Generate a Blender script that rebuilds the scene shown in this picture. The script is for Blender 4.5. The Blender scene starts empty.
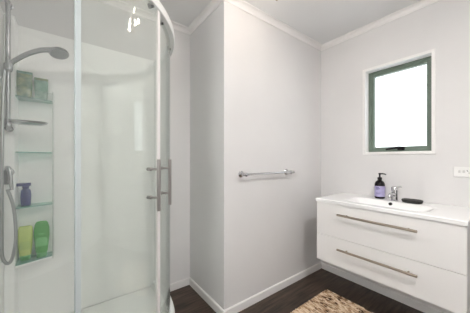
import bpy, bmesh, math, random
from mathutils import Vector, Matrix
random.seed(7)
S = bpy.context.scene
COL = S.collection
PI = math.pi

# ---------------------------------------------------------------- camera
cam_d = bpy.data.cameras.new('camera')
cam = bpy.data.objects.new('camera', cam_d)
COL.objects.link(cam)
cam.location = (0, 0, 1.2)
cam.rotation_euler = (PI / 2, 0, math.atan2(.798, .603))
cam_d.sensor_width = 36
cam_d.lens = 36 * 221 / 470
cam_d.shift_y = 2.5 / 470
cam_d.clip_start = .01
S.camera = cam

# ---------------------------------------------------------------- world, exposure
SKY_NORTH = 1.7      # overcast sky beyond the window
SKY_SOUTH = 9.5     # sky raised to the south as fill through the added window
FILL_LIGHT = 330.0    # unseen ceiling lamp added as fill
FLX, FLY = .258, .722
BULB = 74.0          # chandelier candle bulbs
w = bpy.data.worlds.new('overcast_sky')
S.world = w
w.use_nodes = True
nt = w.node_tree
bg = nt.nodes['Background']
tcw = nt.nodes.new('ShaderNodeTexCoord')
sep = nt.nodes.new('ShaderNodeSeparateXYZ')
nt.links.new(tcw.outputs['Generated'], sep.inputs[0])
ramp = nt.nodes.new('ShaderNodeMapRange')
ramp.interpolation_type = 'SMOOTHSTEP'
ramp.inputs['From Min'].default_value = .05
ramp.inputs['From Max'].default_value = .6
neg = nt.nodes.new('ShaderNodeMath')
neg.operation = 'MULTIPLY'
neg.inputs[1].default_value = -1
nt.links.new(sep.outputs['Y'], neg.inputs[0])
nt.links.new(neg.outputs[0], ramp.inputs['Value'])
stren = nt.nodes.new('ShaderNodeMapRange')
stren.inputs['To Min'].default_value = SKY_NORTH
stren.inputs['To Max'].default_value = SKY_SOUTH
nt.links.new(ramp.outputs[0], stren.inputs['Value'])
skymix = nt.nodes.new('ShaderNodeMixRGB')
skymix.inputs[1].default_value = (.90, .955, 1, 1)
skymix.inputs[2].default_value = (1, .965, .945, 1)
nt.links.new(ramp.outputs[0], skymix.inputs[0])
nt.links.new(skymix.outputs[0], bg.inputs[0])
nt.links.new(stren.outputs[0], bg.inputs[1])
vs = S.view_settings
vs.view_transform = 'Standard'
vs.look = 'None'
vs.exposure = 0.83
vs.gamma = 1
vs.use_curve_mapping = False
S.cycles.max_bounces = 14
S.cycles.diffuse_bounces = 8
S.cycles.transparent_max_bounces = 24
S.cycles.sample_clamp_indirect = 6

FLOOR, CEIL = .028, 2.408

# ---------------------------------------------------------------- materials
def mat(name, col, rough=.5, metal=0.0, spec=.5, coat=0.0):
    m = bpy.data.materials.new(name)
    m.use_nodes = True
    b = m.node_tree.nodes['Principled BSDF']
    b.inputs['Base Color'].default_value = (*col, 1)
    b.inputs['Roughness'].default_value = rough
    b.inputs['Metallic'].default_value = metal
    b.inputs['Specular IOR Level'].default_value = spec
    b.inputs['Coat Weight'].default_value = coat
    return m

def N(m, t, **kw):
    n = m.node_tree.nodes.new(t)
    for k, v in kw.items():
        setattr(n, k, v)
    return n

def L(m, a, b):
    m.node_tree.links.new(a, b)

def bsdf(m):
    return m.node_tree.nodes['Principled BSDF']

def noisy(m, c1, c2, scale, bump=0.0, detail=3, stretch=(1, 1, 1), lo=.3, hi=.7, bscale=None):
    tc = N(m, 'ShaderNodeTexCoord')
    mp = N(m, 'ShaderNodeMapping')
    mp.inputs['Scale'].default_value = stretch
    L(m, tc.outputs['Object'], mp.inputs[0])
    nz = N(m, 'ShaderNodeTexNoise')
    nz.inputs['Scale'].default_value = scale
    nz.inputs['Detail'].default_value = detail
    L(m, mp.outputs[0], nz.inputs['Vector'])
    cr = N(m, 'ShaderNodeValToRGB')
    cr.color_ramp.elements[0].position = lo
    cr.color_ramp.elements[1].position = hi
    cr.color_ramp.elements[0].color = (*c1, 1)
    cr.color_ramp.elements[1].color = (*c2, 1)
    L(m, nz.outputs['Fac'], cr.inputs[0])
    L(m, cr.outputs[0], bsdf(m).inputs['Base Color'])
    if bump:
        n2 = N(m, 'ShaderNodeTexNoise')
        n2.inputs['Scale'].default_value = bscale or scale * 8
        L(m, mp.outputs[0], n2.inputs['Vector'])
        bp = N(m, 'ShaderNodeBump')
        bp.inputs['Strength'].default_value = bump
        bp.inputs['Distance'].default_value = .002
        L(m, n2.outputs['Fac'], bp.inputs['Height'])
        L(m, bp.outputs[0], bsdf(m).inputs['Normal'])
    return m

def glass(name, tint, milk, milkcol=(.9, .95, .93), rough=.0):
    m = bpy.data.materials.new(name)
    m.use_nodes = True
    nt = m.node_tree
    nt.nodes.remove(bsdf(m))
    out = nt.nodes['Material Output']
    tr = N(m, 'ShaderNodeBsdfTransparent')
    tr.inputs[0].default_value = (*tint, 1)
    df = N(m, 'ShaderNodeBsdfDiffuse')
    df.inputs[0].default_value = (*milkcol, 1)
    gl = N(m, 'ShaderNodeBsdfGlossy')
    gl.inputs['Roughness'].default_value = rough
    lw = N(m, 'ShaderNodeLayerWeight')
    pw = N(m, 'ShaderNodeMath', operation='POWER')
    pw.inputs[1].default_value = 5
    ma = N(m, 'ShaderNodeMath', operation='MULTIPLY_ADD')
    ma.inputs[1].default_value = .95
    ma.inputs[2].default_value = .042
    L(m, lw.outputs['Facing'], pw.inputs[0])
    L(m, pw.outputs[0], ma.inputs[0])
    m1 = N(m, 'ShaderNodeMixShader')
    m1.inputs[0].default_value = milk
    L(m, tr.outputs[0], m1.inputs[1])
    L(m, df.outputs[0], m1.inputs[2])
    m2 = N(m, 'ShaderNodeMixShader')
    L(m, ma.outputs[0], m2.inputs[0])
    L(m, m1.outputs[0], m2.inputs[1])
    L(m, gl.outputs[0], m2.inputs[2])
    L(m, m2.outputs[0], out.inputs[0])
    return m

WALL = noisy(mat('wall_paint', (.6, .6, .6), .75, spec=.2), (.690, .684, .685), (.710, .704, .705), 3, .12, bscale=260)
CEILM = noisy(mat('ceiling_paint', (.72, .72, .72), .85, spec=.15), (.73, .735, .74), (.75, .755, .76), 2, .08, bscale=200)
TRIM = mat('trim_gloss_white', (.80, .79, .785), .4)
LINER = mat('acrylic_white', (.91, .91, .90), .28)
VANW = mat('vanity_white', (.83, .82, .815), .32)
CARC = mat('carcass_grey', (.5, .5, .5), .5)
CERAM = mat('ceramic_white', (.86, .86, .86), .12)
CHROME = mat('chrome', (.56, .56, .57), .14, 1)
STEEL = mat('handle_steel', (.36, .34, .33), .3, 1)
SATIN = mat('satin_metal', (.42, .42, .43), .27, 1)
NICKEL = noisy(mat('brushed_nickel', (.5, .43, .36), .36, 1), (.42, .36, .30), (.50, .44, .37), 40, 0, stretch=(.05, 1, 1))
DARKM = mat('dark_metal', (.16, .16, .17), .35, 1)
BLACK = mat('black_plastic', (.009, .008, .009), .35, spec=.25)
RUBBER = mat('roller_grey', (.04, .045, .045), .5)
SEAL = mat('white_seal', (.83, .80, .80), .4)
ALU = mat('white_aluminium', (.80, .82, .82), .35)
PROFM = mat('pale_blue_grey_profile', (.46, .51, .52), .6, spec=.2)
WINF = noisy(mat('green_window_frame', (.13, .2, .15), .45), (.135, .18, .145), (.16, .21, .17), 6)
SHG = glass('shower_glass', (.968, .988, .974), .10, (.90, .95, .92))
FIXG = glass('fixed_glass', (.98, .99, .987), .03, (.82, .88, .87))
WING = glass('window_glass', (.98, .99, .985), .01)
SHELFG = glass('shelf_glass', (.72, .90, .85), .12, (.35, .62, .55))
CLEARG = glass('clear_acrylic', (.97, .985, .975), .05, (.75, .85, .82))
CRYST = glass('crystal', (.97, .97, .97), .05, (.9, .9, .9), .05)
BRASS = mat('champagne_metal', (.7, .62, .5), .25, 1)
LILAC = noisy(mat('lilac_label', (.5, .45, .75), .5), (.37, .34, .57), (.44, .41, .64), 30)
LABTXT = mat('label_ink', (.10, .08, .22), .5)
SOAPD = noisy(mat('soap_dish_black', (.02, .02, .018), .45), (.008, .008, .007), (.035, .034, .030), 90, .4, bscale=180)
PLASTW = mat('white_plastic', (.80, .80, .79), .35)
SLOT = mat('dark_slot', (.02, .02, .02), .6)
GRN1 = noisy(mat('foil_olive', (.25, .35, .2), .4), (.06, .14, .07), (.28, .32, .15), 22, 0, lo=.38, hi=.62)
GRN2 = noisy(mat('foil_teal', (.2, .4, .3), .4), (.08, .22, .15), (.22, .38, .29), 26, 0, lo=.38, hi=.62)
LIME = noisy(mat('lime_plastic', (.5, .62, .2), .35), (.44, .55, .13), (.54, .63, .20), 14)
LIMED = mat('lime_label', (.40, .53, .15), .4)
GREEN = noisy(mat('green_plastic', (.12, .42, .12), .3), (.05, .29, .04), (.09, .37, .08), 14)
GREENL = mat('green_label', (.17, .50, .17), .4)
GCAP = mat('green_cap', (.12, .40, .14), .35)
BLUEP = mat('navy_plastic', (.02, .032, .16), .35)
FROST = mat('hose_metal', (.42, .43, .44), .35, 1)

# candle bulb glow
BULBM = bpy.data.materials.new('bulb_glow')
BULBM.use_nodes = True
bsdf(BULBM).inputs['Base Color'].default_value = (1, .95, .85, 1)
bsdf(BULBM).inputs['Emission Color'].default_value = (1, .88, .77, 1)
bsdf(BULBM).inputs['Emission Strength'].default_value = BULB

# brushed dark wood planks
WOOD = mat('dark_vinyl_plank', (.04, .03, .025), .42)
def build_wood(m):
    tc = N(m, 'ShaderNodeTexCoord')
    mp = N(m, 'ShaderNodeMapping')
    mp.inputs['Rotation'].default_value = (0, 0, PI / 2)
    L(m, tc.outputs['Object'], mp.inputs[0])
    br = N(m, 'ShaderNodeTexBrick')
    br.offset = .37
    br.inputs['Color1'].default_value = (.2, .2, .2, 1)
    br.inputs['Color2'].default_value = (.9, .9, .9, 1)
    br.inputs['Mortar'].default_value = (0, 0, 0, 1)
    br.inputs['Scale'].default_value = 1
    br.inputs['Mortar Size'].default_value = .0016
    br.inputs['Brick Width'].default_value = 1.2
    br.inputs['Row Height'].default_value = .15
    L(m, mp.outputs[0], br.inputs['Vector'])
    m2 = N(m, 'ShaderNodeMapping')
    m2.inputs['Scale'].default_value = (26, 2.2, 1)
    L(m, tc.outputs['Object'], m2.inputs[0])
    nz = N(m, 'ShaderNodeTexNoise')
    nz.inputs['Scale'].default_value = 1.6
    nz.inputs['Detail'].default_value = 8
    nz.inputs['Roughness'].default_value = .65
    L(m, m2.outputs[0], nz.inputs['Vector'])
    cr = N(m, 'ShaderNodeValToRGB')
    cr.color_ramp.elements[0].position = .32
    cr.color_ramp.elements[1].position = .74
    cr.color_ramp.elements[0].color = (.012, .008, .006, 1)
    cr.color_ramp.elements[1].color = (.15, .098, .068, 1)
    L(m, nz.outputs['Fac'], cr.inputs[0])
    mx = N(m, 'ShaderNodeMixRGB', blend_type='MULTIPLY')
    mx.inputs[0].default_value = .55
    L(m, cr.outputs[0], mx.inputs[1])
    L(m, br.outputs['Color'], mx.inputs[2])
    L(m, mx.outputs[0], bsdf(m).inputs['Base Color'])
build_wood(WOOD)

RUG = mat('woven_jute', (.4, .28, .17), .95, spec=.1)
def build_rug(m):
    tc = N(m, 'ShaderNodeTexCoord')
    br = N(m, 'ShaderNodeTexBrick')
    br.offset = .43
    br.inputs['Color1'].default_value = (0, 0, 0, 1)
    br.inputs['Color2'].default_value = (1, 1, 1, 1)
    br.inputs['Mortar'].default_value = (.3, .3, .3, 1)
    br.inputs['Scale'].default_value = 1
    br.inputs['Mortar Size'].default_value = .0008
    br.inputs['Brick Width'].default_value = .026
    br.inputs['Row Height'].default_value = .009
    L(m, tc.outputs['Object'], br.inputs['Vector'])
    n2 = N(m, 'ShaderNodeTexNoise')
    n2.inputs['Scale'].default_value = 16
    n2.inputs['Detail'].default_value = 2
    L(m, tc.outputs['Object'], n2.inputs['Vector'])
    ad = N(m, 'ShaderNodeMath', operation='MULTIPLY_ADD')
    ad.inputs[1].default_value = .95
    L(m, br.outputs['Color'], ad.inputs[0])
    sc = N(m, 'ShaderNodeMath', operation='MULTIPLY_ADD')
    sc.inputs[1].default_value = 1.5
    sc.inputs[2].default_value = -.68
    L(m, n2.outputs['Fac'], sc.inputs[0])
    L(m, sc.outputs[0], ad.inputs[2])
    cr = N(m, 'ShaderNodeValToRGB')
    e = cr.color_ramp.elements
    e[0].position, e[0].color = .0, (.05, .03, .02, 1)
    e[1].position, e[1].color = .92, (.74, .62, .47, 1)
    a = e.new(.16); a.color = (.22, .13, .075, 1)
    a = e.new(.36); a.color = (.43, .29, .18, 1)
    a = e.new(.62); a.color = (.58, .44, .31, 1)
    L(m, ad.outputs[0], cr.inputs[0])
    L(m, cr.outputs[0], bsdf(m).inputs['Base Color'])
build_rug(RUG)

# ---------------------------------------------------------------- mesh helpers
def obj(name, bm, m, parent=None, smooth=False, bevel=0.0, seg=2, kind=None):
    bmesh.ops.recalc_face_normals(bm, faces=bm.faces[:])
    me = bpy.data.meshes.new(name)
    bm.to_mesh(me)
    bm.free()
    for mm in (m if isinstance(m, (list, tuple)) else [m]):
        me.materials.append(mm)
    o = bpy.data.objects.new(name, me)
    COL.objects.link(o)
    if parent is not None:
        o.parent = parent
        base = Vector((0, 0, 0))
        p = parent
        while p is not None:
            base += p.location
            p = p.parent
        me.transform(Matrix.Translation(-base))
    if smooth:
        for p in me.polygons:
            p.use_smooth = True
        if smooth == 'auto':
            sharp = math.radians(35)
            bm2 = bmesh.new(); bm2.from_mesh(me)
            for e in bm2.edges:
                if len(e.link_faces) == 2 and e.calc_face_angle(0) > sharp:
                    e.smooth = False
            bm2.to_mesh(me); bm2.free()
    if bevel:
        md = o.modifiers.new('bevel', 'BEVEL')
        md.width = bevel
        md.segments = seg
        md.limit_method = 'ANGLE'
        md.angle_limit = math.radians(40)
        md.harden_normals = False
    if kind:
        o['kind'] = kind
    return o

def thing(name, label, cat, loc=(0, 0, 0), group=None):
    o = bpy.data.objects.new(name, None)
    COL.objects.link(o)
    o.location = loc
    o.empty_display_size = .05
    return tag(o, label, cat, group)

def tag(o, label, cat, group=None):
    o['label'] = label
    o['category'] = cat
    if group:
        o['group'] = group
    return o

def box(bm, x0, x1, y0, y1, z0, z1):
    v = [bm.verts.new((x, y, z)) for x in (x0, x1) for y in (y0, y1) for z in (z0, z1)]
    for f in ((0, 1, 3, 2), (4, 6, 7, 5), (0, 4, 5, 1), (2, 3, 7, 6), (0, 2, 6, 4), (1, 5, 7, 3)):
        bm.faces.new([v[i] for i in f])
    return bm

def B(*boxes):
    bm = bmesh.new()
    for b in boxes:
        box(bm, *b)
    return bm

def rings(bm, rs, close=True, cap=True):
    """skin a list of point rings"""
    vv = [[bm.verts.new(p) for p in r] for r in rs]
    n = len(vv[0])
    for a, b in zip(vv, vv[1:]):
        for i in range(n if close else n - 1):
            j = (i + 1) % n
            bm.faces.new((a[i], a[j], b[j], b[i]))
    if cap:
        bm.faces.new(list(reversed(vv[0])))
        bm.faces.new(vv[-1])
    return bm

def lathe(bm, prof, c, axis=(0, 0, 1), n=28, cap=True):
    ax = Vector(axis).normalized()
    u = ax.orthogonal().normalized()
    v = ax.cross(u)
    c = Vector(c)
    rs = []
    for r, h in prof:
        r = max(r, 1e-4)
        rs.append([c + ax * h + (u * math.cos(2 * PI * i / n) + v * math.sin(2 * PI * i / n)) * r for i in range(n)])
    return rings(bm, rs, True, cap)

def cyl(bm, a, b, r, n=20, r2=None):
    a, b = Vector(a), Vector(b)
    h = (b - a).length
    return lathe(bm, [(r, 0), (r if r2 is None else r2, h)], a, b - a, n)

def catmull(pts, k=8):
    P = [Vector(p) for p in pts]
    P = [P[0] * 2 - P[1]] + P + [P[-1] * 2 - P[-2]]
    out = []
    for i in range(1, len(P) - 2):
        p0, p1, p2, p3 = P[i - 1:i + 3]
        for j in range(k):
            t = j / k
            out.append(.5 * ((2 * p1) + (p2 - p0) * t + (2 * p0 - 5 * p1 + 4 * p2 - p3) * t * t + (3 * p1 - p0 - 3 * p2 + p3) * t ** 3))
    out.append(P[-2])
    return out

def tube(bm, pts, r, n=12, k=8, flat=1.0):
    path = catmull(pts, k) if k else [Vector(p) for p in pts]
    m = len(path)
    up = None
    rs = []
    for i, p in enumerate(path):
        t = (path[min(i + 1, m - 1)] - path[max(i - 1, 0)]).normalized()
        if up is None:
            up = t.orthogonal().normalized()
        up = (up - t * up.dot(t)).normalized()
        v = t.cross(up)
        rr = r(i / (m - 1)) if callable(r) else r
        rs.append([p + (up * math.cos(2 * PI * q / n) + v * math.sin(2 * PI * q / n) * flat) * rr for q in range(n)])
    return rings(bm, rs)

def sell(cx, cy, z, a, b, e=2.6, n=32, rot=0.0):
    """superellipse ring in the horizontal plane"""
    out = []
    for i in range(n):
        t = 2 * PI * i / n
        x = a * math.copysign(abs(math.cos(t)) ** (2 / e), math.cos(t))
        y = b * math.copysign(abs(math.sin(t)) ** (2 / e), math.sin(t))
        out.append(Vector((cx + x * math.cos(rot) - y * math.sin(rot), cy + x * math.sin(rot) + y * math.cos(rot), z)))
    return out

def prism(bm, poly, z0, z1):
    return rings(bm, [[Vector((x, y, z0)) for x, y in poly], [Vector((x, y, z1)) for x, y in poly]])

def miter(bm, pts, prof):
    """run a profile of (offset to the right of travel, z) along a floor-plan polyline"""
    P = [Vector(p) for p in pts]
    rs = []
    for i, p in enumerate(P):
        ds = []
        if i: ds.append((P[i] - P[i - 1]).normalized())
        if i < len(P) - 1: ds.append((P[i + 1] - P[i]).normalized())
        ns = [Vector((d.y, -d.x)) for d in ds]
        if len(ns) == 2:
            b = (ns[0] + ns[1])
            b = b / (1 + ns[0].dot(ns[1]))
        else:
            b = ns[0]
        rs.append([Vector((p.x + b.x * o, p.y + b.y * o, z)) for o, z in prof])
    return rings(bm, rs)

# ---------------------------------------------------------------- plan of the room
XW, XA, YB, YJ = -1.915, -1.346, 2.183, .916   # far left wall, towel wall, window wall, jog
YS = -.30                                       # shower side wall
XE, YN = 1.0, -.90                              # walls behind the camera
CX, CY, RR = -1.717, -.157, .76                 # quadrant shower

# ---------------------------------------------------------------- structure
obj('floor', B((XW - .1, XE + .1, YN - .5, YB + .1, FLOOR - .1, FLOOR)), WOOD, kind='structure')
obj('ceiling', B((XW - .1, XE + .1, YN - .1, YB + .14, CEIL, CEIL + .1)), CEILM, kind='structure')
WX0, WX1, WZ0, WZ1 = -.898, -.432, 1.26, 2.0    # clear opening inside the white window trim
obj('wall_north', B((XA - .1, WX0, YB, YB + .12, FLOOR, CEIL), (WX1, XE + .1, YB, YB + .12, FLOOR, CEIL),
                    (WX0, WX1, YB, YB + .12, FLOOR, WZ0), (WX0, WX1, YB, YB + .12, WZ1, CEIL)), WALL, kind='structure')
obj('wall_bump', B((XW - .1, XA, YJ, YB + .12, FLOOR, CEIL)), WALL, kind='structure')
obj('wall_west', B((XW - .1, XW, YS - .1, YJ, FLOOR, CEIL)), WALL, kind='structure')
obj('wall_nib', B((XW - .1, -.92, YN, YS, FLOOR, CEIL)), WALL, kind='structure')
obj('wall_east', B((XE, XE + .1, YN - .1, YB + .1, FLOOR, CEIL)), WALL, kind='structure')
QX0, QX1, QZ0, QZ1 = -.50, .14, 1.25, 2.08        # opening of the window added behind the camera for fill light
obj('wall_south', B((-.95, QX0, YN - .1, YN, FLOOR, CEIL), (QX1, XE, YN - .1, YN, FLOOR, CEIL),
                    (QX0, QX1, YN - .1, YN, FLOOR, QZ0), (QX0, QX1, YN - .1, YN, QZ1, CEIL)), WALL, kind='structure')
route = [(XW, YS), (XW, YJ), (XA, YJ), (XA, YB), (XE, YB)]
cs = .036
cove = [(0, CEIL - cs - .006), (.006, CEIL - cs - .006), (.008, CEIL - cs)]
for i in range(1, 8):
    a = i / 8 * PI / 2
    cove.append((.008 + (cs - .008) * (1 - math.cos(a)), CEIL - cs + (cs - .008) * math.sin(a)))
cove += [(cs, CEIL - .008), (cs + .006, CEIL - .006), (cs + .006, CEIL), (0, CEIL)]
obj('trim_cornice', miter(bmesh.new(), route, cove), TRIM, kind='structure')
bh = .061
skirt = [(0, FLOOR), (.014, FLOOR), (.014, FLOOR + bh - .006), (.010, FLOOR + bh), (0, FLOOR + bh)]
obj('baseboard_west', miter(bmesh.new(), [(XW, .64), (XW, YJ), (XA, YJ), (XA, YB), (XE, YB)], skirt), TRIM, kind='structure')

# shower wall lining: glossy white panels on the two shower walls and the pier the rail is fixed to
LZ0, LZ1 = .137, 2.03
obj('wall_shower_lining_west', B((XW, XW + .008, YS, .60, LZ0, LZ1)), LINER, kind='structure')
obj('wall_shower_lining_south', B((XW + .008, -.96, YS, YS + .008, LZ0, LZ1)), LINER, kind='structure')
obj('wall_shower_pier', B((XW + .008, -1.79, YS + .008, -.246, LZ0, LZ1)), LINER, bevel=.006, kind='structure')

# windows; the one behind the camera is added to brighten the room
fill_win = bpy.data.objects.new('fill_window', None)
COL.objects.link(fill_win)
fill_win.location = ((QX0 + QX1) / 2, YN, QZ0)
fill_win['kind'] = 'structure'
win = bpy.data.objects.new('window_1', None)
COL.objects.link(win)
win.location = ((WX0 + WX1) / 2, YB, WZ0)
win['kind'] = 'structure'
def frame(x0, x1, z0, z1, wd, y0, y1):
    return B((x0, x0 + wd, y0, y1, z0, z1), (x1 - wd, x1, y0, y1, z0, z1), (x0 + wd, x1 - wd, y0, y1, z0, z0 + wd), (x0 + wd, x1 - wd, y0, y1, z1 - wd, z1))
obj('window_trim', frame(WX0 - .022, WX1 + .022, WZ0 - .022, WZ1 + .022, .024, YB - .010, YB + .070), TRIM, win, bevel=.002)
obj('outer_frame', frame(WX0 + .002, WX1 - .002, WZ0 + .002, WZ1 - .002, .022, YB + .060, YB + .115), WINF, win, bevel=.0015)
obj('sash', frame(WX0 + .022, WX1 - .022, WZ0 + .022, WZ1 - .022, .024, YB + .068, YB + .105), WINF, win, bevel=.002)
obj('window_pane', B((WX0 + .044, WX1 - .044, YB + .084, YB + .089, WZ0 + .044, WZ1 - .044)), WING, win)
bm = bmesh.new()
hx = -.655
box(bm, hx - .010, hx + .036, YB + .045, YB + .068, WZ0 + .014, WZ0 + .044)
tube(bm, [(hx + .03, YB + .046, WZ0 + .034), (hx - .01, YB + .036, WZ0 + .038), (hx - .05, YB + .032, WZ0 + .030), (hx - .090, YB + .034, WZ0 + .024)], lambda t: .011 - .004 * t, 10, 6)
obj('window_latch', bm, BLACK, win, smooth='auto')

obj('window_trim', frame(QX0 - .022, QX1 + .022, QZ0 - .022, QZ1 + .022, .024, YN - .06, YN + .010), TRIM, fill_win, bevel=.002)  # parts of the added fill window
obj('sash', frame(QX0 + .002, QX1 - .002, QZ0 + .002, QZ1 - .002, .03, YN - .095, YN - .06), WINF, fill_win, bevel=.002)
obj('window_pane', B((QX0 + .03, QX1 - .03, YN - .082, YN - .077, QZ0 + .03, QZ1 - .03)), WING, fill_win)

# ---------------------------------------------------------------- shower enclosure
def qpath(r, a0, a1, flank0=False, flank1=False, n=48):
    """plan points of the quadrant at radius r; flank0 runs on to the side wall, flank1 to the far wall"""
    out = []
    if flank0: out.append(Vector((CX + r, YS + .008)))
    for i in range(n + 1):
        a = math.radians(a0 + (a1 - a0) * i / n)
        out.append(Vector((CX + r * math.cos(a), CY + r * math.sin(a))))
    if flank1: out.append(Vector((XW + .008, CY + r)))
    return out

def qsweep(bm, r0, r1, z0, z1, a0, a1, f0=False, f1=False, n=48):
    A, Bp = qpath(r0, a0, a1, f0, f1, n), qpath(r1, a0, a1, f0, f1, n)
    rs = [[Vector((a.x, a.y, z0)), Vector((b.x, b.y, z0)), Vector((b.x, b.y, z1)), Vector((a.x, a.y, z1))] for a, b in zip(A, Bp)]
    return rings(bm, rs)

def pol(r, deg, z):
    a = math.radians(deg)
    return Vector((CX + r * math.cos(a), CY + r * math.sin(a), z))

TZ = .150
tray = qsweep(bmesh.new(), RR - .05, RR + .026, FLOOR, TZ, 0, 90, True, True)
pts = [(p.x, p.y) for p in qpath(RR - .045, 0, 90, True, True)] + [(XW + .008, YS + .008)]
prism(tray, pts, FLOOR, .135)
t = obj('shower_tray', tray, LINER, smooth='auto', bevel=.006)
tag(t, 'white curved shower tray on the floor under the glass shower', 'shower tray')

enc = thing('shower_enclosure', 'curved glass shower enclosure with two sliding doors and white rails', 'shower enclosure', pol(RR, 45, TZ))
RZ0, RZ1 = 1.972, 2.018
obj('top_rail', qsweep(bmesh.new(), RR - .028, RR + .022, RZ0, RZ1, 0, 90, True, True), ALU, enc, smooth='auto', bevel=.003)
obj('bottom_rail', qsweep(bmesh.new(), RR - .026, RR + .018, TZ, TZ + .022, 0, 90, True, True), ALU, enc, smooth='auto', bevel=.003)
GZ0, GZ1 = TZ + .024, RZ0 - .002
for f0, f1, a0, a1 in ((True, False, 0, 14.2), (False, True, 75, 90)):
    RF = RR - .014 if f0 else RR - .022
    p = obj('fixed_panel', qsweep(bmesh.new(), RF, RF + .006, TZ + .022, RZ0, a0, a1, f0, f1, 14), FIXG, enc, smooth='auto')
    e = a1 if f0 else a0
    obj('edge_profile', qsweep(bmesh.new(), RF - .004, RF + .008, TZ + .022, RZ0, e - .55, e + .55, n=4), PROFM, p, smooth='auto')
def door(a0, a1, hang, sgn, RR):
    d = obj('sliding_door', qsweep(bmesh.new(), RR + .004, RR + .010, GZ0, GZ1, a0, a1, n=36), SHG, enc, smooth='auto')
    m = a1 if sgn > 0 else a0
    o = a0 if sgn > 0 else a1
    obj('door_seal', qsweep(bmesh.new(), RR + .001, RR + .014, GZ0, GZ1, m - .95 - .25 * sgn, m + .70 - .25 * sgn, n=4), SEAL, d, smooth='auto')
    obj('edge_profile', qsweep(bmesh.new(), RR + .002, RR + .012, GZ0, GZ1, o - .6, o + .6, n=4), PROFM, d, smooth='auto')
    bm = bmesh.new()
    r = RR + .056
    tube(bm, [pol(r, hang, .948), pol(r, hang, 1.198)], .0095, 16, 0)
    for z in (1.012, 1.150):
        lathe(bm, [(.006, 0), (.006, .05)], pol(RR + .008, hang, z), pol(1, hang, 0) - pol(0, hang, 0), 14)
        lathe(bm, [(.010, 0), (.010, .005), (.007, .008)], pol(RR + .010, hang, z), pol(1, hang, 0) - pol(0, hang, 0), 18)
        lathe(bm, [(.008, 0), (.009, .003), (.009, .012)], pol(RR - .008, hang, z), pol(1, hang, 0) - pol(0, hang, 0), 18)
    h = obj('door_handle', bm, STEEL, d, smooth='auto')
    for a in (a0 + 4.5, a1 - 4.5):
        bm = bmesh.new()
        dr = pol(1, a, 0) - pol(0, a, 0)
        lathe(bm, [(.011, 0), (.013, .003), (.013, .012), (.011, .015)], pol(RR - .012, a, RZ0 - .006), dr, 20)
        cyl(bm, pol(RR - .006, a, RZ0 - .012), pol(RR + .014, a, RZ0 - .012), .007, 14)
        obj('roller', bm, RUBBER, d, smooth='auto')
door(14.0, 44.3, 38.6, 1, RR)
door(45.9, 77, 49.2, -1, RR - .015)

# glass shelf unit
sh = thing('shower_shelf_unit', 'tall corner unit of glass shelves on the shower wall', 'shelf unit', (-1.903, -.16, .58))
FL, FR, BL, BR = (-1.782, -.243), (-1.832, -.081), (-1.906, -.245), (-1.906, -.079)
for z in (1.565, 1.236, .910):
    obj('glass_shelf', prism(bmesh.new(), [BL, BR, FR, FL], z, z + .007), SHELFG, sh)
bm = prism(bmesh.new(), [BL, BR, FR, FL], .566, .580)
obj('bottom_ledge', bm, LINER, sh, bevel=.004)
bm = prism(bmesh.new(), [BL, BR, FR, FL], .5805, .5865)
obj('glass_shelf', bm, SHELFG, sh)
d = Vector((FR[0] - FL[0], FR[1] - FL[1])); nn = Vector((d.y, -d.x)).normalized() * .004
poly = [FL, FR, (FR[0] + nn.x, FR[1] + nn.y), (FL[0] + nn.x, FL[1] + nn.y)]
obj('guard_panel', prism(bmesh.new(), poly, 1.562, 1.618), CLEARG, sh)
obj('side_panel', prism(bmesh.new(), [(-1.906, -.0785), (-1.906, -.0735), (-1.832, -.0755), (-1.832, -.0805)], .566, 1.63), CLEARG, sh)

def container(name, cx, cy, z, prof, m, e=2.4, rot=PI / 2):
    """lofted pack or bottle: prof = (height, half width, half depth)"""
    bm = bmesh.new()
    rings(bm, [sell(cx, cy, z + h, a, b, e, 32, rot) for h, a, b in prof])
    return bm
z1 = 1.5725
p = thing('foil_sachet', 'olive patterned sachet at left on the top glass shelf', 'sachet', (-1.845, -.212, z1), 'packs on the top shelf')
obj('pouch', container('', -1.845, -.212, z1, [(0, .030, .016), (.02, .034, .020), (.07, .036, .017), (.115, .037, .008), (.13, .037, .0025), (.158, .037, .002)], GRN1), GRN1, p, smooth='auto')
obj('sealed_seam', container('', -1.845, -.212, z1, [(.145, .0374, .0027), (.160, .0374, .0027)], GRN2), GRN2, p, smooth='auto')
p = thing('foil_sachet', 'pale teal green sachet at right on the top glass shelf', 'sachet', (-1.85, -.135, z1), 'packs on the top shelf')
obj('pouch', container('', -1.85, -.135, z1, [(0, .028, .015), (.02, .031, .019), (.07, .033, .016), (.1, .034, .008), (.112, .034, .0025), (.134, .034, .002)], GRN2), GRN2, p, smooth='auto')
obj('sealed_seam', container('', -1.85, -.135, z1, [(.122, .0344, .0027), (.136, .0344, .0027)], GRN1), GRN1, p, smooth='auto')

z3 = .9175
p = thing('spray_bottle', 'dark blue bottle with wide top on the third glass shelf', 'bottle', (-1.845, -.205, z3))
obj('bottle_body', container('', -1.845, -.205, z3, [(0, .020, .016), (.004, .023, .019), (.06, .025, .020), (.092, .022, .018), (.104, .012, .011)], BLUEP), BLUEP, p, smooth='auto')
bm = bmesh.new()
rings(bm, [sell(-1.845, -.205, z3 + h, a, b, 3, 24, PI / 2) for h, a, b in [(.1035, .016, .014), (.118, .016, .014)]])
box(bm, -1.855, -1.835, -.246, -.182, z3 + .117, z3 + .137)
obj('nozzle_head', bm, BLUEP, p, smooth='auto', bevel=.003)

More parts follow.
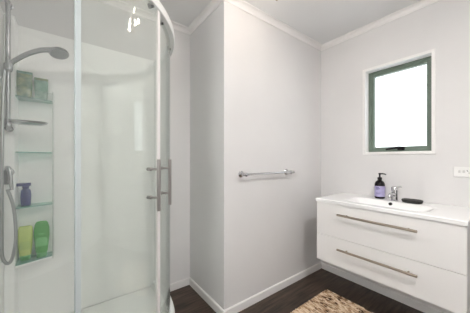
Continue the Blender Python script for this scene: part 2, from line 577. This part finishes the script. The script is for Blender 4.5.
z4 = .587
def upside(name, label, cy, ht, hw, m, lm, bulge):
    p = thing(name, label, 'bottle', (-1.845, cy, z4), 'bottles on the bottom shelf')
    obj('bottle_body', container('', -1.845, cy, z4, [(.0285, hw * .78, .017), (.05, hw * .86, .020), (ht * .6, hw * (.97 + bulge), .023), (ht * .82, hw * (1 + bulge * .4), .018), (ht * .93, hw * (.98 - bulge), .013), (ht * .985, hw * (.9 - 2 * bulge), .008), (ht, hw * (.7 - 2 * bulge), .004)], m), m, p, smooth='auto')
    obj('cap', container('', -1.845, cy, z4, [(0, hw * .66, .017), (.003, hw * .7, .019), (.026, hw * .7, .019), (.028, hw * .66, .017)], GCAP), GCAP, p, smooth='auto')
    obj('bottle_label', container('', -1.845, cy, z4, [(ht * .32, hw * (.76 + bulge), .0228), (ht * .5, hw * (.80 + bulge), .0232), (ht * .68, hw * .72, .0216)], lm, 3), lm, p, smooth='auto')
upside('shampoo_bottle', 'lime yellow bottle standing on its cap at left of bottom shower shelf', -.207, .205, .034, LIME, LIMED, .02)
upside('shampoo_bottle', 'bright green bulging bottle at right of bottom shower shelf', -.132, .222, .036, GREEN, GREENL, .10)

# slide rail and handset
RX, RY = -1.752, -.268
ra = thing('shower_slide_rail', 'chrome slide rail shower with handset, hose and soap dish', 'shower rail', (RX, RY, 1.38))
bm = bmesh.new(); cyl(bm, (RX, RY, 1.36), (RX, RY, 2.085), .0105, 20)
obj('rail_pole', bm, SATIN, ra, smooth='auto')
for z in (1.372, 2.075):
    bm = bmesh.new()
    cyl(bm, (-1.791, RY, z), (RX + .012, RY, z), .013, 18)
    lathe(bm, [(.018, 0), (.018, .005), (.013, .008)], (-1.791, RY, z), (1, 0, 0), 20)
    obj('rail_bracket', bm, SATIN, ra, smooth='auto')
bm = bmesh.new()
lathe(bm, [(.014, 0), (.018, .006), (.018, .040), (.014, .046)], (RX, RY, 1.690), (0, 0, 1), 20)
cyl(bm, (RX, RY, 1.713), (RX + .040, RY + .012, 1.716), .012, 16)
cyl(bm, (RX + .030, RY + .009, 1.693), (RX + .036, RY + .012, 1.738), .016, 18)
obj('slider', bm, SATIN, ra, smooth='auto')
hp = [(RX + .022, RY - .008, 1.690), (RX + .036, RY + .014, 1.724), (RX + .075, RY + .075, 1.772), (RX + .115, RY + .135, 1.800), (RX + .145, RY + .185, 1.808), (RX + .165, RY + .215, 1.800)]
bm = bmesh.new()
tube(bm, hp, lambda t: .010 + .005 * t, 14, 8)
hc = Vector((RX + .172, RY + .228, 1.792))
ax = Vector((.30, .12, -.95)).normalized()
lathe(bm, [(.012, -.022), (.030, -.017), (.043, -.006), (.046, .004), (.043, .008)], hc, ax, 28)
hs = obj('handset', bm, SATIN, ra, smooth='auto')
bm = bmesh.new()
lathe(bm, [(.040, .0078), (.038, .011), (.01, .013)], hc, ax, 28)
obj('spray_face', bm, mat('spray_face_grey', (.35, .36, .37), .5), hs, smooth='auto')
bm = bmesh.new()
tube(bm, [(RX + .022, RY - .008, 1.690), (RX + .026, RY - .013, 1.60), (RX + .04, RY - .015, 1.4), (RX + .058, RY - .014, 1.2), (RX + .066, RY - .014, 1.0), (RX + .066, RY - .014, .80), (RX + .062, RY - .012, .68),
          (RX + .058, RY + .006, .635), (RX + .058, RY + .024, .655), (RX + .058, RY + .038, .74), (RX + .056, RY + .038, .84), (RX + .056, RY + .028, .95), (RX + .052, RY + .006, 1.035)], .0078, 12, 10)
obj('hose', bm, FROST, ra, smooth=True)
bm = bmesh.new()
sc_ = (RX + .012, RY + .085)
rings(bm, [sell(sc_[0], sc_[1], 1.398 + h, a, b, 2.6, 36, PI / 2) for h, a, b in [(0, .06, .030), (.008, .082, .043), (.018, .088, .047), (.020, .086, .045), (.012, .078, .039), (.008, .06, .03)]])
cyl(bm, (RX, RY, 1.385), (RX, RY, 1.425), .017, 18)
obj('soap_dish', bm, SATIN, ra, smooth='auto')

mx_ = thing('shower_mixer', 'chrome shower mixer with lever below the soap dish', 'mixer tap', (-1.79, -.272, 1.10))
bm = bmesh.new()
lathe(bm, [(.024, 0), (.024, .004), (.020, .006)], (-1.790, -.2705, 1.125), (1, 0, 0), 28)
obj('wall_plate', bm, SATIN, mx_, smooth='auto')
bm = bmesh.new()
lathe(bm, [(.021, .0055), (.021, .045), (.017, .052)], (-1.790, -.2705, 1.125), (1, 0, 0), 26)
box(bm, -1.775, -1.742, -.285, -.256, 1.058, 1.115)
obj('mixer_body', bm, SATIN, mx_, smooth='auto', bevel=.002)
bm = bmesh.new()
tube(bm, [(-1.738, -.268, 1.150), (-1.722, -.262, 1.148), (-1.712, -.254, 1.125), (-1.708, -.250, 1.08), (-1.706, -.246, 1.03)], lambda t: .013 - .005 * t, 14, 8)
obj('mixer_lever', bm, SATIN, mx_, smooth='auto')

# ---------------------------------------------------------------- vanity
VX0, VX1, VY0, VY1 = -1.087, -.195, 1.70, YB
VZ0, VZ1 = .352, .843
va = thing('wall_hung_vanity', 'white wall hung vanity cabinet with two long drawers below the window', 'vanity cabinet', ((VX0 + VX1) / 2, (VY0 + VY1) / 2, VZ0))
cy0 = VY0 + .020
obj('cabinet_body', B((VX0 + .004, VX0 + .022, cy0, VY1 - .001, VZ0 + .004, VZ1 - .001), (VX1 - .022, VX1 - .004, cy0, VY1 - .001, VZ0 + .004, VZ1 - .001),
                      (VX0 + .022, VX1 - .022, cy0, VY1 - .001, VZ0 + .004, VZ0 + .022), (VX0 + .022, VX1 - .022, VY1 - .018, VY1 - .001, VZ0 + .022, VZ1 - .001),
                      (VX0 + .022, VX1 - .022, cy0, cy0 + .018, .56, .60)), CARC, va)
for z0, z1, hz in ((.5765, .8405, .745 + .020), (VZ0, .5735, .496)):
    dr = obj('drawer', B((VX0, VX1, VY0, VY0 + .019, z0, z1)), VANW, va, bevel=.0015)
    bm = bmesh.new()
    hy_ = VY0 - .034
    cyl(bm, (-.893, hy_, hz), (-.398, hy_, hz), .0082, 18)
    for x in (-.832, -.448):
        cyl(bm, (x, hy_, hz), (x, VY0 + .001, hz), .0050, 14)
    obj('drawer_handle', bm, NICKEL, dr, smooth='auto', bevel=.001)

# basin top
TX0, TX1, TY0, TY1 = VX0 - .006, VX1 + .004, VY0 - .008, YB - .001
ZT = .868
bm = bmesh.new()
nx, ny = 150, 80
bcx, bcy, ba, bb = -.637, 1.895, .265, .130
def ztop(x, y):
    u, v = abs(x - bcx) / ba, abs(y - bcy) / bb
    s = (u ** 5 + v ** 5) ** .2
    z = ZT
    if s < 1:
        k = min((1 - s) / .55, 1)
        k = k * k * (3 - 2 * k) * .35 + (1 - (1 - k) ** 2) * .65
        z -= .068 * k
    elif s < 1.07:
        z -= .002 * (1 - (s - 1) / .07)
    e = min(x - TX0, TX1 - x, y - TY0)
    if e < .006:
        z -= .004 * (1 - e / .006) ** 2
    return z
xs = [TX0 + (TX1 - TX0) * i / nx for i in range(nx + 1)]
ys = [TY0 + (TY1 - TY0) * j / ny for j in range(ny + 1)]
g = [[bm.verts.new((x, y, ztop(x, y))) for y in ys] for x in xs]
for i in range(nx):
    for j in range(ny):
        bm.faces.new((g[i][j], g[i + 1][j], g[i + 1][j + 1], g[i][j + 1]))
zb = VZ1
rim = [g[i][0] for i in range(nx + 1)] + [g[nx][j] for j in range(1, ny + 1)] + [g[i][ny] for i in range(nx - 1, -1, -1)] + [g[0][j] for j in range(ny - 1, 0, -1)]
low = [bm.verts.new((v.co.x, v.co.y, zb)) for v in rim]
for k in range(len(rim)):
    q = (k + 1) % len(rim)
    bm.faces.new((rim[k], low[k], low[q], rim[q]))
top = thing('vanity_basin', 'white moulded basin top on the wall hung vanity', 'basin', (bcx, bcy, VZ1))
obj('basin_slab', bm, CERAM, top, smooth='auto')
bm = bmesh.new()
oc, oa = Vector((-.645, 2.008, .849)), Vector((0, -.80, .60)).normalized()
lathe(bm, [(.0125, -.004), (.0125, .003), (.0095, .004), (.0090, .001)], oc, oa, 22)
obj('overflow_hole', bm, SLOT, top, smooth='auto')
bm = bmesh.new()
lathe(bm, [(.030, 0), (.030, .003), (.022, .005), (.020, .003), (.002, .004)], (bcx, bcy, ZT - .069), (0, 0, 1), 26)
obj('waste_plug', bm, CHROME, top, smooth='auto')

# tap
tx, ty = -.640, 2.085
tp = thing('basin_mixer_tap', 'small chrome mixer tap on the basin top beside the soap bottle', 'tap', (tx, ty, ZT))
bm = bmesh.new()
lathe(bm, [(.026, 0), (.026, .004), (.022, .008), (.0205, .030), (.0205, .072), (.022, .078)], (tx, ty, ZT), (0, 0, 1), 28)
obj('tap_body', bm, CHROME, tp, smooth='auto')
bm = bmesh.new()
tube(bm, [(tx, ty - .012, ZT + .048), (tx, ty - .05, ZT + .057), (tx, ty - .088, ZT + .055), (tx, ty - .106, ZT + .044), (tx, ty - .110, ZT + .030)], lambda t: .0150 - .003 * t, 16, 8)
obj('spout', bm, CHROME, tp, smooth='auto')
bm = bmesh.new()
lathe(bm, [(.022, 0), (.0235, .004), (.0235, .022), (.018, .031), (.006, .034)], (tx, ty, ZT + .079), (0, 0, 1), 28)
tube(bm, [(tx + .004, ty + .002, ZT + .098), (tx + .022, ty + .008, ZT + .108), (tx + .043, ty + .014, ZT + .114)], lambda t: .0080 - .0028 * t, 12, 6)
obj('tap_lever', bm, CHROME, tp, smooth='auto')

# soap bottle
bx, by = -.752, 2.10
sb = thing('soap_pump_bottle', 'black pump bottle with lilac label on the basin top', 'soap bottle', (bx, by, ZT))
bm = bmesh.new()
lathe(bm, [(.032, .0005), (.0365, .004), (.0375, .010), (.0375, .112), (.036, .126), (.030, .140), (.020, .149), (.0155, .153), (.0155, .160)], (bx, by, ZT), (0, 0, 1), 40)
obj('bottle_body', bm, mat('black_glass', (.010, .008, .009), .15, spec=.25), sb, smooth='auto')
bm = bmesh.new()
lathe(bm, [(.0377, .018), (.0379, .019), (.0379, .105), (.0377, .106)], (bx, by, ZT), (0, 0, 1), 40, cap=False)
lb = obj('bottle_label', bm, LILAC, sb, smooth='auto')
def arcbar(a0, a1, z0, z1, r):
    rs = []
    for i in range(9):
        a = math.radians(a0 + (a1 - a0) * i / 8)
        c, s = math.cos(a), math.sin(a)
        rs.append([Vector((bx + q * c, by + q * s, ZT + z)) for q, z in ((r, z0), (r + .0004, z0), (r + .0004, z1), (r, z1))])
    return rings(bmesh.new(), rs)
for a0, a1, z0, z1 in ((-112, -76, .091, .096), (-112, -66, .083, .087), (-112, -82, .075, .078), (-112, -60, .050, .0518), (-112, -64, .044, .0458), (-112, -70, .038, .0398)):
    obj('printed_line', arcbar(a0, a1, z0, z1, .0379), LABTXT, lb)
bm = bmesh.new()
lathe(bm, [(.0165, .158), (.0170, .160), (.0170, .176), (.0120, .179), (.0060, .181), (.0055, .200), (.0085, .201), (.0095, .211), (.0085, .214)], (bx, by, ZT), (0, 0, 1), 24)
tube(bm, [(bx, by, ZT + .207), (bx + .020, by + .004, ZT + .209), (bx + .036, by + .007, ZT + .206), (bx + .043, by + .008, ZT + .200)], lambda t: .0062 - .0022 * t, 12, 6)
obj('pump', bm, BLACK, sb, smooth='auto')

# soap dish
sx, sy = -.524, 2.07
bm = bmesh.new()
rings(bm, [sell(sx, sy, ZT + h, a, b, 2.5, 44, .05) for h, a, b in [(.0008, .052, .034), (.004, .060, .040), (.016, .065, .044), (.024, .065, .044), (.0265, .062, .041), (.024, .056, .035), (.018, .044, .026)]])
o = obj('soap_dish', bm, SOAPD, smooth='auto')
tag(o, 'black oval soap dish right of the tap on the basin top', 'soap dish')

# towel rail
tr = thing('towel_rail', 'chrome towel rail fixed to the plain wall left of the vanity', 'towel rail', (XA, 1.33, 1.08))
tz, txx = 1.082, XA + .062
bm = bmesh.new(); cyl(bm, (txx, 1.052, tz), (txx, 1.634, tz), .0085, 20)
lathe(bm, [(.0115, 0), (.0125, .005), (.0115, .010)], (txx, 1.043, tz), (0, 1, 0), 20)
lathe(bm, [(.0115, 0), (.0125, .005), (.0115, .010)], (txx, 1.634, tz), (0, 1, 0), 20)
obj('rail_bar', bm, CHROME, tr, smooth='auto')
for y in (1.074, 1.606):
    bm = bmesh.new()
    lathe(bm, [(.026, .0005), (.026, .006), (.020, .012), (.012, .018), (.011, .048), (.015, .052), (.016, .062), (.015, .072), (.008, .076)], (XA, y, tz), (1, 0, 0), 28)
    obj('wall_mount', bm, CHROME, tr, smooth='auto')

# power outlet
ox0, ox1, oz0, oz1 = -.316, -.198, 1.076, 1.146
po = thing('power_outlet', 'white double power outlet on the wall above the vanity', 'power outlet', ((ox0 + ox1) / 2, YB, oz0))
obj('face_plate', B((ox0, ox1, YB - .009, YB - .0005, oz0, oz1)), PLASTW, po, bevel=.003)
oy = YB - .009
for x in (ox0 + .030, ox0 + .052):
    obj('switch', B((x - .006, x + .006, oy - .004, oy + .001, oz0 + .028, oz0 + .046)), mat('switch_grey', (.62, .62, .61), .4), po, bevel=.002)
def pins(cx):
    bm = bmesh.new()
    cz = oz0 + .037
    for s in (-1, 1):
        c = Vector((cx + s * .008, 0, cz + .006)); d = Vector((s * .0028, 0, .0045)); q = Vector((.0014, 0, -s * .0009))
        vs_ = [c - d - q, c - d + q, c + d + q, c + d - q]
        rings(bm, [[Vector((p.x, oy - .0006, p.z)) for p in vs_], [Vector((p.x, oy + .002, p.z)) for p in vs_]])
    box(bm, cx - .0013, cx + .0013, oy - .0006, oy + .002, cz - .013, cz - .004)
    return bm
for cx in (ox0 + .077, ox0 + .101):
    obj('socket_slots', pins(cx), SLOT, po)

# rug
rx0, rx1, ry0, ry1 = -1.088, -.30, 1.20, 1.852
bm = bmesh.new()
nxr, nyr = 70, 240
def edge_j(k):
    return .004 * math.sin(k * 12.9898) * math.cos(k * 4.1)
G = []
for i in range(nxr + 1):
    row = []
    for j in range(nyr + 1):
        u, v = i / nxr, j / nyr
        x = rx0 + (rx1 - rx0) * u
        y = ry0 + (ry1 - ry0) * v
        if i in (0, nxr): x += edge_j(j // 3)
        if j in (0, nyr): y += edge_j(i)
        z = FLOOR + .0075 + .0022 * math.sin(j * PI / 2) + .0010 * math.sin(i * 1.9 + (j // 4) * 2.1)
        if i in (0, nxr) or j in (0, nyr): z = FLOOR + .004
        row.append(bm.verts.new((x, y, z)))
    G.append(row)
for i in range(nxr):
    for j in range(nyr):
        bm.faces.new((G[i][j], G[i + 1][j], G[i + 1][j + 1], G[i][j + 1]))
rim = [G[i][0] for i in range(nxr + 1)] + [G[nxr][j] for j in range(1, nyr + 1)] + [G[i][nyr] for i in range(nxr - 1, -1, -1)] + [G[0][j] for j in range(nyr - 1, 0, -1)]
low = [bm.verts.new((v.co.x, v.co.y, FLOOR + .0005)) for v in rim]
for k in range(len(rim)):
    q = (k + 1) % len(rim)
    bm.faces.new((rim[k], low[k], low[q], rim[q]))
bm.faces.new(list(reversed(low)))
o = obj('woven_rug', bm, RUG)
tag(o, 'tan and brown flecked woven rug on the dark floor', 'rug')

# ---------------------------------------------------------------- unseen ceiling lamp, added to brighten the room
fl = thing('fill_light', 'small round white fill lamp added in the ceiling to brighten the room', 'fill_light', (FLX, FLY, CEIL))
bm = bmesh.new()
lathe(bm, [(.092, -.0005), (.092, -.005), (.084, -.010), (.072, -.010), (.069, -.006)], (FLX, FLY, CEIL), (0, 0, 1), 40)
obj('trim_ring', bm, TRIM, fl, smooth='auto')
bm = bmesh.new()
lathe(bm, [(.068, -.0065), (.05, -.0105), (.001, -.0125)], (FLX, FLY, CEIL), (0, 0, 1), 40)
OPAL = mat('fill_glow', (.9, .9, .9), .4)
bsdf(OPAL).inputs['Emission Color'].default_value = (1, .955, .915, 1)
bsdf(OPAL).inputs['Emission Strength'].default_value = FILL_LIGHT
obj('diffuser', bm, OPAL, fl, smooth='auto')

# ---------------------------------------------------------------- chandelier (only its reflection shows in the curved glass)
cx, cy = -.835, .975
CZ = CEIL - .04
ch = thing('chandelier', 'small candle chandelier on the ceiling, mirrored in the curved shower glass', 'chandelier', (cx, cy, CEIL))
bm = bmesh.new()
lathe(bm, [(.05, 0), (.05, -.006), (.03, -.018), (.006, -.022), (.006, -.17)], (cx, cy, CEIL - .0005), (0, 0, 1), 28)
lathe(bm, [(.004, 0), (.014, .012), (.020, .030), (.012, .045), (.008, .07), (.016, .085), (.006, .10), (.006, .14)], (cx, cy, CZ - .22), (0, 0, 1), 24)
obj('ceiling_canopy', bm, BRASS, ch, smooth='auto')
for k in range(5):
    a = 2 * PI * k / 5 + .35
    dx, dy = math.cos(a), math.sin(a)
    R_ = .088 if k != 1 else .03
    zc = CZ - .175 + (.03, .115, .02, -.045, -.07)[k]
    bm = bmesh.new()
    tube(bm, [(cx + dx * .012, cy + dy * .012, CZ - .18), (cx + dx * .04, cy + dy * .04, CZ - .215), (cx + dx * .075, cy + dy * .075, CZ - .215), (cx + dx * R_, cy + dy * R_, zc)], .0045, 10, 8)
    lathe(bm, [(.004, 0), (.018, .004), (.020, .008), (.010, .010), (.010, .024)], (cx + dx * R_, cy + dy * R_, zc - .004), (0, 0, 1), 18)
    arm = obj('chandelier_arm', bm, BRASS, ch, smooth='auto')
    bm = bmesh.new()
    lathe(bm, [(.006, 0), (.009, .012), (.010, .022), (.008, .036), (.004, .048), (.001, .054)], (cx + dx * R_, cy + dy * R_, zc + .021), (0, 0, 1), 16)
    obj('candle_bulb', bm, BULBM, arm, smooth='auto')
    bm = bmesh.new()
    for q in (0,):
        lathe(bm, [(.001, 0), (.006, -.010), (.009, -.022), (.005, -.032), (.001, -.036)], (cx + dx * R_ * (.99 - .4 * q), cy + dy * R_ * (.99 - .4 * q), max(zc - .008, CZ - .205)), (0, 0, 1), 8)
    obj('crystal_drop', bm, CRYST, arm)
